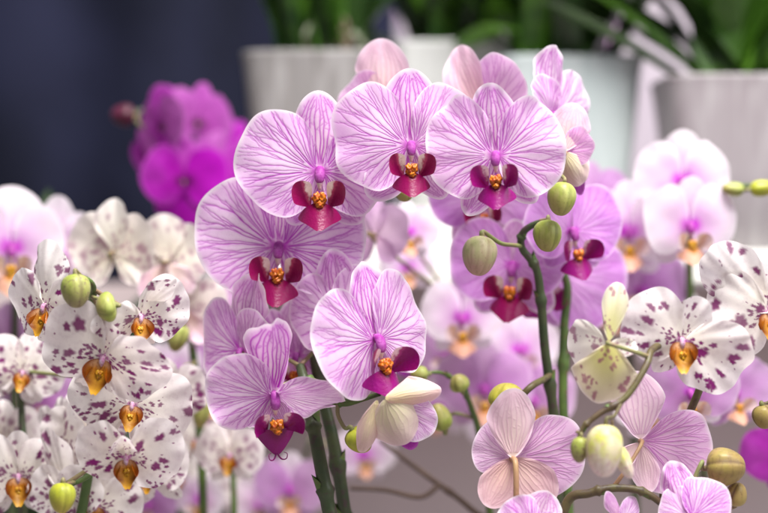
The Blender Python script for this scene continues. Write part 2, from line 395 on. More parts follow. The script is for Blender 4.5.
def one_petal(fl, nm, kind, res, rng, size, o, which):
    nt, ns = RES[res]
    K_ = KIND[kind]; mirror = which == 'pr'
    if which in ('pl', 'pr'):
        if res == 'hi': nt, ns = 70, 430
        elif res == 'mid': nt, ns = 46, 220
        ox, oy = petal_outline(ns, rng, mirror); mat = MAT[o.get('mat', K_['p'])]
    else:
        w = o.get('w', .32)
        ox, oy = sepal_outline(ns, rng, w, o.get('point', .12)); mat = MAT[o.get('mat', K_['s'])]
    x, y, t, s, F = fan_mesh(ox, oy, nt)
    sg = np.linspace(-1, 1, ns)
    if kind == 'spotted':
        if which in ('pl', 'pr'): V = spots(rng, x * (1 if not mirror else -1), y, o.get('n', 9))
        else: V = spots(rng, x, y, o.get('n', 9), .04, 12)
        if res == 'lo': V = V * .8
    elif res == 'lo': V = np.zeros(len(x))
    elif which in ('pl', 'pr'):
        fan = lambda ss, tt: (tt * np.interp(ss, sg, ox), tt * np.interp(ss, sg, oy))
        V = seg_field(x, y, petal_veins(rng, fan, 24 if res == 'hi' else 16, .0080 if res == 'hi' else .0105))
    else:
        V = seg_field(x, y, sepal_veins(rng, w))
    E = np.clip((t - .93) / .06, 0, 1) ** 1.2  # whitish petal margin, with the grazing-light highlight painted into its colour
    cup = o.get('cup', -.06 + rng.uniform(-.07, .05))
    ripple = o.get('rip', .016 if kind[0] != 's' or kind == 'striped' else .04) * rng.uniform(.8, 1.6)
    ph = rng.uniform(0, 6.28); ph2 = rng.uniform(0, 6.28)
    hw = .95 if which in ('pl', 'pr') else o.get('w', .32)
    z = cup * (x / hw) ** 2 + ripple * t ** 3 * (np.sin(s * 7 + ph) + .6 * np.sin(s * 13 + ph2) + .35 * np.sin(s * 27 + ph)) - .004 * V * (kind != 'spotted')
    z = z + .012 * np.sin(x * 9 + ph) * np.sin(y * 7 + ph2)
    if which in ('pl', 'pr'):        # slight crease along the mid vein
        z = z + o.get('crease', .05) * (np.sqrt(x * x + .003) - .3) * t
    else: z = z + o.get('crease', .18) * (np.sqrt(x * x + .002) - .1) * t * (1 - .5 * y)
    x, y, z = bendmap(x, y, z, o.get('bend', -.25), o.get('curl', 0.0))
    P = place(x, y, z, o['L'] * size, o.get('W', 1.0), o.get('twist', 0), o.get('tilt', 0), o['a'], np.array(o.get('off', (0, 0, 0))) * size)
    return mesh_obj(nm, P, F, mat, fl, dict(vein=V, edge=E, rad=t))

def small_leafy(fl, nm, outline, mat, size, L, W, cup, bend, curl, twist, tilt, ang, off, nt=20, stripes=0, extra=None, mode=None):
    ox, oy = outline
    x, y, t, s, F = fan_mesh(np.array(ox), np.array(oy), nt)
    V = np.zeros(len(x))
    if stripes:
        V = np.clip(np.cos(s * math.pi * stripes) * 2 - .7, 0, 1) * np.clip((.6 - t) / .3, 0, 1)
    rad = t
    if mode == 'pouch':
        rad = y; V = np.clip((t - .45) / .45, 0, 1) * np.clip((.92 - y) / .25, 0, 1)
        V = np.maximum(V, np.clip(np.cos(x * 52) * 1.6 - .9, 0, 1) * np.clip((.34 - np.abs(y - .24)) / .2, 0, 1) * (np.sin(y * 60 + x * 20) > -.2))
    elif isinstance(mode, tuple): rad = np.clip(.12 + .75 * (x * mode[1] + .18) / .5 + .25 * (t - .4), 0, 1); V = V * np.clip((.62 - rad) / .2, 0, 1)
    z = cup * (x / .38) ** 2
    x, y, z = bendmap(x, y, z, bend, curl)
    P = place(x, y, z, L * size, W, twist, tilt, ang, np.array(off) * size)
    A = dict(vein=V, rad=rad)
    F = F.tolist()
    if extra:
        for v, f in extra:
            F += [[i + len(P) for i in q] for q in f]; P = np.vstack([P, v])
            A['vein'] = np.concatenate([A['vein'], np.zeros(len(v))]); A['rad'] = np.concatenate([A['rad'], np.ones(len(v))])
    return mesh_obj(nm, P, F, mat, fl, A)

def blob(c, r, nu=14, nv=10, f=None):
    V, F = [], []
    for i in range(nv + 1):
        th = math.pi * i / nv
        for j in range(nu):
            ph = 2 * math.pi * j / nu
            p = np.array([math.sin(th) * math.cos(ph), math.cos(th), math.sin(th) * math.sin(ph)])
            k = f(p) if f else 1
            V.append(np.array(c) + p * np.array(r) * k)
    for i in range(nv):
        for j in range(nu):
            k = (j + 1) % nu
            F.append([i * nu + j, i * nu + k, (i + 1) * nu + k, (i + 1) * nu + j])
    return np.array(V), F

def lip_parts(fl, kind, size, rng, o, res):
    k = KIND[kind]; gold = kind == 'spotted'
    n = {'hi': 64, 'mid': 40, 'lo': 24}[res]; nt = {'hi': 26, 'mid': 16, 'lo': 10}[res]
    tl = o.get('tilt', 28); S = size * o.get('s', 1.0) * rng.uniform(.92, 1.1) * (.74 if gold else 1.14); yo = o.get('y', 0)
    # middle lobe, with two curling tendrils at its tip
    ext = []
    if res != 'lo' and not gold and o.get('tendrils'):
        ca, sa = math.cos(R(tl - 4)), math.sin(R(tl - 4))
        tip = np.array([0, -.30 - .32 * ca, .165 + .32 * sa]) 
        for q in (-1, 1):
            pts = [tip + np.array(d) for d in ((0, .02, 0), (q * .02, -.03, .03), (q * .05, -.05, .07), (q * .09, -.03, .10), (q * .10, .02, .09), (q * .07, .03, .06))]
            ext.append(tube([p * S for p in pts], [.011 * S, .009 * S, .006 * S, .003 * S], 6, 16))
    if gold:
        small_leafy(fl, 'lip', pouch_outline(n), MAT[k['lip']], S, .66, .92, .20, .45, 0, 0, tl - 12, 180, (0, -.04 + yo, .07), nt, mode='pouch')
    else:
        small_leafy(fl, 'lip', lip_outline(n), MAT[k['lip']], S, .34, o.get('w', 1.25), -.24, .08, 0, 0, tl - 4, 180, (0, -.31 + yo, .17), nt, extra=ext)
    # side lobes
    for q in (-1, 1):
        ox, oy = lobe_outline(n)
        if q < 0: ox, oy = -ox[::-1], oy[::-1]
        if gold:
            small_leafy(fl, 'side_lobe', (ox, oy), MAT[k['lobe']], S, .33, .55, .25, .3, 0, q * -35, 24, q * -164, (q * .13, -.10 + yo, .12), nt, mode='gold')
        else:
            small_leafy(fl, 'side_lobe', (ox, oy), MAT[k['lobe']], S, .36, .98, .15, .45, 0, q * -24, 26, q * -36, (q * .095, -.355 + yo, .10), nt, stripes=3.5, mode=('lobe', q))
    # callus
    ph = rng.uniform(0, 6)
    lum = lambda q: (lambda p: 1 + .22 * math.sin(p[0] * 5 + ph + q) * math.cos(p[1] * 6 + q) + .12 * math.sin(p[2] * 11 + p[1] * 9 + ph))
    n1_, n2_ = (22, 16) if res == 'hi' else (12, 8)
    a = blob((-.03 * S, (-.275 + yo) * S, .165 * S), (.043 * S, .060 * S, .05 * S), n1_, n2_, lum(0))
    b = blob((.03 * S, (-.27 + yo) * S, .165 * S), (.043 * S, .060 * S, .05 * S), n1_, n2_, lum(2))
    c = blob((.004 * S, (-.335 + yo) * S, .18 * S), (.042 * S, .038 * S, .045 * S), n1_, n2_, lum(4))
    V, F, M = join([(a[0], a[1], 0), (b[0], b[1], 0), (c[0], c[1], 0)])
    mesh_obj('callus', V, F, MAT[k['cal']], fl)
    # column with its cream anther cap
    v1, f1 = tube([(0, .03 * S, -.03 * S), (0, .028 * S, .03 * S), (0, .005 * S, .075 * S), (0, -.05 * S, .105 * S), (0, -.10 * S, .11 * S), (0, -.125 * S, .10 * S)], [.035 * S, .045 * S, .05 * S, .052 * S, .044 * S, .02 * S], 16, 24)
    v1 = v1 * np.array([1.05, .92, .9])
    v2, f2 = blob((0, -.135 * S, .085 * S), (.032 * S, .05 * S, .035 * S), 14, 10, lambda p: 1 + .2 * math.sin(p[1] * 4))
    V, F, M = join([(v1, f1, 0), (v2, f2, 1)])
    mesh_obj('column', V, F, [MAT[k['col']], MAT['cap']], fl, midx=M)

SEED = [11]
class Plant:
    def __init__(s, name, label, cat, base, group=None):
        s.e = bpy.data.objects.new(name, None); C.objects.link(s.e); s.e.location = base
        s.e.empty_display_size = .02
        s.e['label'] = label; s.e['category'] = cat
        if group: s.e['group'] = group
        s.base = Vector(base); s.paths = []
    def stem(s, pts, rad, mat='stem', name='stem', nodes=(), bract=True, bm='stem_green'):
        """pts: (px, py, d) or Vector"""
        W = [p if isinstance(p, Vector) else at(*p) for p in pts]
        X = catmull([tuple(p) for p in W], len(W) * 10); s.paths.append(X)
        V, F = tube([p - s.base for p in W], rad, 12, len(W) * 10, nodes)
        o = mesh_obj(name, V, F, MAT[mat], s.e)
        rr = rad if not hasattr(rad, '__len__') else rad[0]
        for q in nodes if bract else ():
            i = int(q * (len(X) - 1)); T = X[min(i + 1, len(X) - 1)] - X[max(i - 1, 0)]; T /= np.linalg.norm(T)
            r = np.interp(q, np.linspace(0, 1, len(rad)), rad) if hasattr(rad, '__len__') else rad
            side = np.cross(T, [0, 1, 0]); side /= np.linalg.norm(side) + 1e-9
            if i % 2: side = -side
            ox, oy = sepal_outline(24, NPR(3), .42, .5)
            x, y, t, ss, Fb = fan_mesh(ox, oy, 8)
            ca = x * 3.2; hgt = 3.2 * r
            n = np.cross(side, T)
            P = (X[i] - np.array(s.base))[None] + (np.cos(ca) * r * (1.1 + .5 * y))[:, None] * side + (np.sin(ca) * r * 1.1)[:, None] * n + (y * hgt)[:, None] * T
            mesh_obj('bract', P, Fb, MAT[bm], s.e)
        return o
    def near(s, p):
        best = None
        for X in s.paths:
            d = np.linalg.norm(X - np.array(p), axis=1); i = d.argmin()
            if best is None or d[i] < best[0]: best = (d[i], Vector(X[i]))
        return best[1]
    def flower(s, px, py, d, size, yaw=0, pitch=0, roll=0, kind='striped', res='hi', skip=(), lip=None, ped=True, label=None, name='flower', pedr=.0013, **ov):
        SEED[0] += 1; rng = NPR(SEED[0])
        S = size * K * d; pos = at(px, py, d)
        B = Matrix(((1, 0, 0), (0, 0, -1), (0, 1, 0)))
        M = B @ Matrix.Rotation(R(yaw), 3, 'Y') @ Matrix.Rotation(R(pitch), 3, 'X') @ Matrix.Rotation(R(roll), 3, 'Z')
        f = bpy.data.objects.new(name, None); C.objects.link(f); f.parent = s.e; f.empty_display_size = .01
        f.location = pos - s.base; f.rotation_euler = M.to_euler()
        if label: f['label'] = label
        ju = lambda v: rng.uniform(-v, v)
        D = dict(
            ds=dict(L=.95, w=.33, a=ju(3), tilt=ju(5) + 2, bend=ju(.15) - .1, off=(0, .02, -.035)),
            sl=dict(L=.86, w=.31, a=140 + ju(5), tilt=ju(5) - 4, bend=-.15 + ju(.15), off=(-.02, -.05, -.035)),
            sr=dict(L=.86, w=.31, a=-140 + ju(5), tilt=ju(5) - 4, bend=-.15 + ju(.15), off=(.02, -.05, -.035)),
            pl=dict(L=1.0, a=84 + ju(3), tilt=11 + ju(6), bend=-.48 + ju(.25), off=(-.03, 0, 0.0)),
            pr=dict(L=1.0, a=-84 + ju(3), tilt=11 + ju(6), bend=-.48 + ju(.25), off=(.03, 0, .012)))
        for k in ('sl', 'sr', 'ds', 'pl', 'pr'):
            if k in skip: continue
            o = dict(D[k]); o.update(ov.get(k, {}))
            one_petal(f, 'petal' if k in ('pl', 'pr') else 'sepal', kind, res, rng, S, o, k)
        if 'lip' not in skip: lip_parts(f, kind, S, rng, lip or {}, res)
        if ped and s.paths:
            Mi = M.inverted(); q = at(*ped) if isinstance(ped, tuple) else s.near(pos); loc = Mi @ (q - pos)
            b0 = Vector((0, -.01, -.02)) * S; b1 = Vector((0, -.03, -.30)) * S
            mid = b1.lerp(loc, .55) + Vector((0, 0, -.12)) * S
            pts = [b0, b1, mid, loc] if loc.length > .25 * S else [b0, loc]
            V, F = tube(pts, [pedr * 1.25, pedr, pedr, pedr * 1.2], 8, 22)
            mesh_obj('pedicel', V, F, MAT[KIND[kind]['ped']], f)
        return f
    def bud(s, px, py, d, hw, hh, ang, mat, tilt=0, stalk=None, sr=.0012, label=None, spin=0, seg=30, smat='pedicel'):
        """egg-shaped bud; ang = direction of its tip in the picture, 0 = up, 90 = to the left"""
        S = K * d; pos = at(px, py, d)
        B = Matrix(((1, 0, 0), (0, 0, -1), (0, 1, 0)))
        M = B @ Matrix.Rotation(R(ang), 3, 'Z') @ Matrix.Rotation(R(tilt), 3, 'X')
        nv = 26; V, rad, ve = [], [], []
        for i in range(nv + 1):
            v = i / nv; th = math.pi * v
            rr = math.sin(th) ** .82 * (1 + .18 * math.cos(th)) * hw * S
            yy = -math.cos(th) * hh * S
            for j in range(seg):
                ph = 2 * math.pi * j / seg + R(spin)
                w = abs(((ph * 3 / (2 * math.pi)) % 1) - .5) * 2          # 1 at three seams
                g = math.exp(-((1 - w) / .10) ** 2)
                r_ = rr * (1 - .13 * g + .035 * math.cos(3 * ph + 1) + .02 * math.sin(ph * 2 + v * 5)) * (1 + .03 * math.sin(ph + px))
                V.append(M @ Vector((r_ * math.cos(ph), yy, r_ * math.sin(ph) * .95))); rad.append(v); ve.append(g)
        F = []
        for i in range(nv):
            for j in range(seg):
                k = (j + 1) % seg; F.append([i * seg + j, (i + 1) * seg + j, (i + 1) * seg + k, i * seg + k])
        o = mesh_obj('bud', np.array([tuple(v) for v in V]), F, MAT[mat], s.e, dict(rad=rad, vein=ve), loc=pos - s.base)
        if label: o['label'] = label
        b = M @ Vector((0, -hh * S * .93, 0)); b2 = M @ Vector((0, -hh * S * 1.25, 0))
        tgt = [(x if isinstance(x, Vector) else at(*x)) - pos for x in stalk] if stalk else ([s.near(pos + b2) - pos] if s.paths else [])
        if tgt:
            V, F = tube([b, b2] + tgt, [sr * 1.5, sr, sr, sr * 1.1], 8, 18)
            mesh_obj('stalk', V, F, MAT[smat], o)
        return o

def ground(px, d): return Vector(((px - 384) * K * d, d, 0.0))
GA = 'striped pink orchid plants in front'

# ------------------------------------------------------------------ the arching pink spike at the top (focus of the photograph)
A = Plant('orchid_plant', 'arching striped pink orchid spike with crimson lips, the highest sharp blooms', 'orchid', ground(352, 1.05), GA)
A.stem([ground(352, 1.05), (349, 560, 1.045), (343, 500, 1.035), (333, 440, 1.03), (320, 385, 1.035), (311, 320, 1.05), (312, 250, 1.06), (338, 185, 1.065),
        (395, 138, 1.06), (465, 122, 1.06), (528, 142, 1.05), (556, 172, 1.03)], [.0046, .0044, .0040, .003, .0024, .0018], 'stem', nodes=(.135, .235, .36))
A.flower(320, 172, 1.0, 80, 0, 2, 0, 'striped', ds=dict(L=1.0, w=.34, a=1), pl=dict(L=1.06, a=88), pr=dict(L=.92, a=-95), sl=dict(L=.72, a=148), sr=dict(L=.78, a=-140))
A.flower(411, 146, .985, 79, 2, 2, 0, 'striped', ds=dict(L=.97, w=.36, a=1), pl=dict(L=1.04, a=88, W=1.0), pr=dict(L=.95, a=-78), sl=dict(L=.80, a=140, w=.34), sr=dict(L=.74, a=-145))
A.flower(496, 156, .97, 70, -9, 4, 2, 'striped_pink', ds=dict(L=1.03, w=.33, a=3), pl=dict(L=1.04, a=86, W=1.08), pr=dict(L=1.02, a=-88, W=1.08), sl=dict(L=.90, a=150), sr=dict(L=.82, a=-140),
         lip=dict(s=1.0))
A.flower(279, 247, 1.02, 87, 0, 2, -2, 'striped', pl=dict(L=1.02, a=88), pr=dict(L=1.04, a=-90, W=.92), ds=dict(L=.8, a=5), sl=dict(L=.72, a=145), sr=dict(L=.72, a=-140))
A.flower(384, 112, 1.055, 62, 172, -6, 0, 'cream', res='mid', skip=('lip',), label='pale flower seen from behind', ds=dict(L=1.16, w=.38, bend=-.05), pl=dict(L=.75, a=70), pr=dict(L=.75, a=-70))
A.flower(484, 118, 1.045, 60, 150, -5, -12, 'cream', res='mid', skip=('lip', 'sl'), label='pale flower turned away', ds=dict(L=1.3, w=.29, a=-9, bend=.25, tilt=-4), pl=dict(L=1.1, a=44, W=.85), pr=dict(L=.9, a=-80))
A.flower(553, 116, 1.035, 58, 38, 4, 0, 'striped_pink', res='mid', label='flower at the end of the arch facing sideways', ds=dict(L=1.2, w=.30, a=6), pl=dict(L=.85, a=42, W=.62), pr=dict(L=1.05, a=-84, W=1.05), sl=dict(L=.5), sr=dict(L=.6))
A.flower(564, 152, 1.012, 50, 178, -4, 0, 'cream', skip=('lip',), label='half open flower with a cream back', ds=dict(L=1.0, a=14, w=.44, bend=.2, cup=.12, crease=.1), sl=dict(L=.78, a=150, w=.46, bend=.5, cup=.3, mat='half_back', off=(0, 0, -.06)),
         sr=dict(L=.72, a=-170, w=.42, bend=.5, cup=.2, mat='half_back'), pl=dict(L=.62, a=76, W=1.0), pr=dict(L=.95, a=158, W=.32, bend=.5, mat='magenta', off=(-.1, 0, .1)))
A.bud(562, 199, .985, 14, 17, 172, 'bud_green', 10, spin=20)
A.bud(405, 194, 1.03, 9, 8, 190, 'bud_green', 0)

# ------------------------------------------------------------------ the lower front spike
Bp = Plant('orchid_plant', 'nodding striped pink orchid under the arch, with a half open cream green bloom', 'orchid', ground(337, 1.0), GA)
Bp.stem([ground(337, 1.0), (335, 560, 1.0), (327, 500, 1.0), (317, 445, 1.0), (309, 405, 1.005), (305, 383, 1.01), (300, 366, 1.02)], [.0050, .0048, .0044, .004, .003], 'stem', nodes=(.36, .57))
Bp.stem([(302, 388, 1.005), (308, 380, .998), (318, 386, .992), (330, 399, .988), (345, 403, .985), (362, 399, .98), (380, 394, .975)], [.0026, .0028, .0026, .0022, .0014], 'stem_green', 'branch', nodes=(.2, .62))
Bp.flower(242, 351, 1.02, 64, -34, 4, 6, 'striped_pink', ds=dict(L=1.26, w=.30, a=-23), pl=dict(L=.86, a=80, W=1.25), pr=dict(L=.75, a=-70), sl=dict(L=.6), sr=dict(L=.7), lip=dict(s=.8))
Bp.flower(274, 396, .975, 66, 14, 18, 4, 'striped_pink', ds=dict(L=1.34, w=.28, a=2, bend=.16, tilt=6, crease=-.12, cup=-.22, point=.3), pl=dict(L=1.06, a=84, W=.92, bend=-.25), pr=dict(L=1.12, a=-116, W=.72, bend=-.5, twist=34, off=(0, .06, .02)), sl=dict(L=.66, a=150), sr=dict(L=.5, a=-160), lip=dict(s=1.3, tilt=-4, tendrils=1))
Bp.flower(376, 340, .978, 70, 34, 2, 2, 'striped_pink', ds=dict(L=1.12, w=.31, a=8), pl=dict(L=1.0, a=108, W=1.28, bend=-.1), pr=dict(L=.95, a=-72, W=1.25), sl=dict(L=.8, a=165), sr=dict(L=.7, a=-150), lip=dict(s=1.2, y=.04))
Bp.flower(342, 318, 1.015, 64, -4, 2, 4, 'striped', res='mid', ds=dict(L=1.08, w=.30, a=4), pl=dict(L=.84, a=86, W=1.08), pr=dict(L=.85, a=-58), sl=dict(L=.7), sr=dict(L=.7))
Bp.flower(297, 356, 1.045, 64, -14, 2, 0, 'striped', res='mid', ds=dict(L=.9, w=.42, a=-2), pl=dict(L=.9, a=84), pr=dict(L=.85, a=-70), sl=dict(L=.7), sr=dict(L=.7), lip=dict(s=.85))
Bp.flower(385, 399, .962, 64, 180, 0, 0, 'cream', skip=('lip',), ped=False, label='half open flower with cream green backs',
          ds=dict(L=.98, a=84, w=.27, bend=.55, cup=.35, mat='half_back', off=(0, .02, -.10), tilt=6), sl=dict(L=.86, a=156, w=.60, bend=.75, cup=.42, mat='half_back', off=(0, 0, -.04)),
          sr=dict(L=.92, a=-163, w=.20, bend=.5, cup=.2, mat='half_back', off=(.12, -.02, .05)), pl=dict(L=.92, a=126, W=.62, bend=-.2, twist=180, off=(-.12, 0, .1)),
          pr=dict(L=1.0, a=150, W=.36, bend=.3, mat='magenta', off=(-.05, -.02, .16)))
Bp.bud(360, 440, .98, 13, 14, 215, 'bud_yellow', -15, [(345, 428, .98), (338, 415, .984), (338, 402, .986)], .0013)

# ------------------------------------------------------------------ the plant behind, right of centre
Cp = Plant('orchid_plant', 'deep pink orchid behind the arch, dark upright stem topped by two round green buds', 'orchid', ground(560, 1.06), GA)
Cp.stem([ground(560, 1.06), (558, 560, 1.06), (556, 480, 1.055), (553, 410, 1.05), (545, 350, 1.045), (541, 300, 1.04), (536, 268, 1.035), (522, 248, 1.03), (523, 233, 1.025), (535, 224, 1.02), (548, 221, 1.015)],
        [.0040, .0038, .0034, .003, .0026, .0024, .0016], 'stem', nodes=(.34, .50, .62, .77))
Cp.stem([ground(572, 1.075), (570, 560, 1.075), (566, 470, 1.075), (563, 400, 1.075), (564, 330, 1.08), (566, 280, 1.085), (540, 250, 1.09), (500, 215, 1.09)], [.0038, .0036, .003, .002], 'stem_green', nodes=(.5,))
Cp.flower(483, 198, 1.08, 62, -8, 6, 6, 'deep', res='mid', pl=dict(L=.9), pr=dict(L=.9))
Cp.flower(513, 266, 1.07, 66, -12, 4, -4, 'deep', res='mid', pl=dict(L=.98, a=92), pr=dict(L=.85), ds=dict(L=.7), lip=dict(s=1.1))
Cp.flower(572, 232, 1.055, 58, 16, 2, 4, 'deep_pink', res='mid', pl=dict(L=.9, a=80), pr=dict(L=.98, a=-84, W=1.05), ds=dict(L=.8), sl=dict(L=.7), sr=dict(L=.72), lip=dict(s=1.1))
Cp.flower(556, 272, 1.10, 74, 0, 4, -40, 'deep_pink', res='mid', pl=dict(L=.6), ds=dict(L=.5), sl=dict(L=.7), pr=dict(L=1.0, a=-86), sr=dict(L=.7))
Cp.bud(480, 256, 1.0, 17, 20, 172, 'bud_cream', 10, [(500, 243, 1.01), (512, 245, 1.02), (523, 246, 1.03)], .0014, spin=80)
Cp.bud(548, 236, 1.0, 14, 16, 178, 'bud_green', 12, [(548, 219, 1.01), (540, 221, 1.018)], .0013, spin=50)

# ------------------------------------------------------------------ lower right front spike
D = Plant('orchid_plant', 'pink orchid at the lower right showing tan flower backs and an olive brown bud pair', 'orchid', ground(560, .97), GA)
D.stem([ground(560, .97), (556, 580, .97), (566, 505, .97), (590, 493, .965), (618, 488, .965), (648, 494, .965), (680, 520, .965)], [.0034, .0032, .0028, .0024, .002], 'stem_brown', nodes=(.55, .8))
D.stem([(553, 560, .985), (530, 470, 1.03), (520, 410, 1.03), (521, 398, 1.02), (532, 386, 1.02), (546, 378, 1.04), (553, 372, 1.05)], [.002, .0022, .0024, .002], 'stem_brown', 'branch', nodes=(.5,))
D.stem([(566, 513, .97), (545, 528, .968), (514, 524, .966)], [.0022, .0016], 'stem_brown', 'branch', bract=False)
D.flower(512, 458, .975, 62, 186, -4, 0, 'cream', skip=('lip',), ped=(514, 522, .966), pedr=.0018, label='flower seen from behind with tan lower sepals', ds=dict(L=1.14, w=.36, a=-2, bend=-.1, off=(0, .02, -.07)), pl=dict(L=1.2, a=102, W=.95, bend=-.15), pr=dict(L=.66, a=-66, W=1.1),
         sl=dict(L=.98, a=138, w=.40, mat='tan_back', off=(0, 0, -.03)), sr=dict(L=.88, a=-150, w=.40, mat='tan_back', off=(0, 0, -.03)))
D.flower(640, 440, .985, 62, 176, 0, 12, 'cream', skip=('lip', 'pr'), ped=(612, 489, .967), label='pink flower turned away behind a spotted bud', ds=dict(L=1.1, w=.40, a=-16, mat='striped_sepal'), pl=dict(L=1.1, a=112, W=1.05), sl=dict(L=.8, a=160), sr=dict(L=.5, a=-150))
D.flower(690, 518, .95, 58, -8, -16, 0, 'striped_pink', ds=dict(L=1.02, w=.32, a=18), pl=dict(L=.6, a=60), pr=dict(L=.78, a=-52, W=1.0), sl=dict(L=.5), sr=dict(L=.5))
D.flower(536, 532, .95, 56, 4, -10, 0, 'striped_pink', ds=dict(L=.74, w=.5, a=-20), pl=dict(L=.75, a=62), pr=dict(L=.5), sl=dict(L=.5), sr=dict(L=.5))
D.flower(622, 522, .96, 48, 30, -10, 0, 'cream', res='mid', skip=('lip', 'sl', 'sr', 'pl'), ped=False, ds=dict(L=.7, w=.26, a=24, mat='cream_back'), pr=dict(L=.62, a=-45, W=.6))
D.bud(726, 467, .97, 19, 19, -84, 'bud_olive', 18, [(702, 462, .967), (694, 480, .966), (690, 500, .965)], .0014, spin=10)
D.bud(736, 494, .975, 11, 12, -15, 'bud_olive', 10, spin=60)
D.bud(507, 396, 1.0, 18, 13, 0, 'bud_yellow', 5, [(520, 402, 1.02)], .0012)

# ------------------------------------------------------------------ spotted orchid on the right
E = Plant('orchid_plant', 'purple spotted white orchid on the right, two cream buds hanging at its tip', 'orchid', ground(590, .92), 'purple spotted white orchids')
E.stem([ground(690, 1.0), (676, 600, 1.0), (664, 520, 1.0), (668, 460, 1.0), (690, 412, 1.0), (700, 375, .985), (668, 347, .965), (652, 350, .947), (646, 366, .937), (626, 397, .93), (599, 414, .928), (584, 427, .927), (578, 440, .926)],
       [.0030, .0028, .0026, .0024, .0021, .0019, .0013], 'stem_brown', nodes=(.79, .90))
E.stem([(700, 375, .985), (712, 330, .99), (745, 316, .995), (775, 318, .995)], [.0018, .0014], 'stem_green', 'branch')
E.flower(609, 342, .942, 60, 172, 4, 0, 'spotted', skip=('lip', 'pr'), label='spotted flower seen from behind', ds=dict(L=1.02, w=.22, a=9, bend=.25, mat='green_back'), pl=dict(L=.74, a=-116, W=1.32, bend=.3, off=(.05, .0, .05)),
         sl=dict(L=1.06, a=-174, w=.54, bend=.6, cup=.3, mat='green_back', off=(0, -.03, -.14)), sr=dict(L=.5, a=95, w=.34, bend=.3))
E.flower(682, 340, .955, 64, -4, 6, 0, 'spotted', ds=dict(L=.72, w=.44, a=-26), pl=dict(L=1.02, a=70, W=.88), pr=dict(L=1.22, a=-128, W=.78), sl=dict(L=.62, a=140), sr=dict(L=.5, a=-170), lip=dict(s=1.0))
E.flower(770, 312, .97, 68, -6, 4, 0, 'spotted', res='mid', ds=dict(L=1.36, w=.34, a=46, bend=.3), pl=dict(L=.9, a=104, W=1.1), pr=dict(L=1.0, a=-100), sl=dict(L=.8, a=10, w=.4), sr=dict(L=.9), lip=dict(s=.9))
E.bud(605, 451, .915, 18, 26, 176, 'bud_white', 8, [(614, 416, .92), (622, 402, .93)], .0011, spin=30, smat='stem_brown')
E.bud(580, 450, .925, 9, 13, 175, 'bud_purple', 0, [(577, 432, .93)], .001)
E.bud(624, 462, .93, 8, 18, 205, 'bud_white', 0, [(612, 420, .93)], .0009)

# ------------------------------------------------------------------ spotted orchid on the left
Fp = Plant('orchid_plant', 'white orchid with purple spots on the left, column of overlapping flowers and two green buds', 'orchid', ground(66, 1.0), 'purple spotted white orchids')
Fp.stem([ground(66, 1.02), (70, 580, 1.02), (84, 500, 1.02), (95, 430, 1.02), (98, 370, 1.02), (96, 320, 1.01), (92, 297, .985), (93, 287, .97), (88, 280, .962), (80, 276, .96)], [.0036, .0034, .003, .0026, .0024, .0020, .0012], 'stem_green', nodes=(.7,))
Fp.stem([(95, 430, 1.02), (92, 470, 1.0), (72, 484, .985), (66, 484, .975)], [.002, .0018, .0012], 'stem_green', 'branch')
Fp.flower(45, 306, .985, 54, -30, 6, 6, 'spotted', ds=dict(L=1.22, w=.36, a=-8, bend=-.5), pl=dict(L=.92, a=88, W=1.1, bend=-.6), pr=dict(L=.8, a=-110), sl=dict(L=.7, a=150), sr=dict(L=.6), lip=dict(s=1.15))
Fp.flower(140, 316, .975, 54, 32, 12, -8, 'spotted', ds=dict(L=.98, w=.30, a=-24, bend=.7, curl=.8), pl=dict(L=1.0, a=118, W=.66, bend=-.4, twist=-20), pr=dict(L=1.02, a=-76, W=.95, bend=-.5), sl=dict(L=.6), sr=dict(L=.62), lip=dict(s=1.15))
Fp.flower(104, 357, .965, 62, -12, 16, -12, 'spotted', ds=dict(L=.70, w=.32, a=0, bend=.5), pl=dict(L=1.08, a=78, W=1.0, bend=-.45), pr=dict(L=1.12, a=-104, W=.92, bend=-.5, twist=14), sl=dict(L=.8, a=150), sr=dict(L=.8, a=-150), lip=dict(s=1.15))
Fp.flower(132, 404, .985, 62, 14, 6, -12, 'spotted', ds=dict(L=.6), pl=dict(L=1.0, a=96, W=.9), pr=dict(L=1.02, a=-104, bend=-.6), sl=dict(L=.8), sr=dict(L=.8), lip=dict(s=.9))
Fp.flower(126, 457, .96, 54, 6, 20, 4, 'spotted', ds=dict(L=.66, w=.40, a=4, bend=.9, cup=.3), pl=dict(L=.98, a=80, W=.95, bend=-.5), pr=dict(L=1.04, a=-100, W=1.08, bend=-.4), sl=dict(L=.7, a=125), sr=dict(L=.7, a=-130), lip=dict(s=1.2))
Fp.bud(76, 291, .95, 14.5, 17, 184, 'bud_purple', 6, [(80, 275, .958)], .0012, spin=15)
Fp.bud(106, 307, .955, 15, 10, 100, 'bud_green', 6, [(92, 297, .97)], .0012, spin=75)
Fp.bud(62, 498, .95, 13, 15, 178, 'bud_yellow', 8, [(66, 484, .965), (74, 482, .975)], .0012)

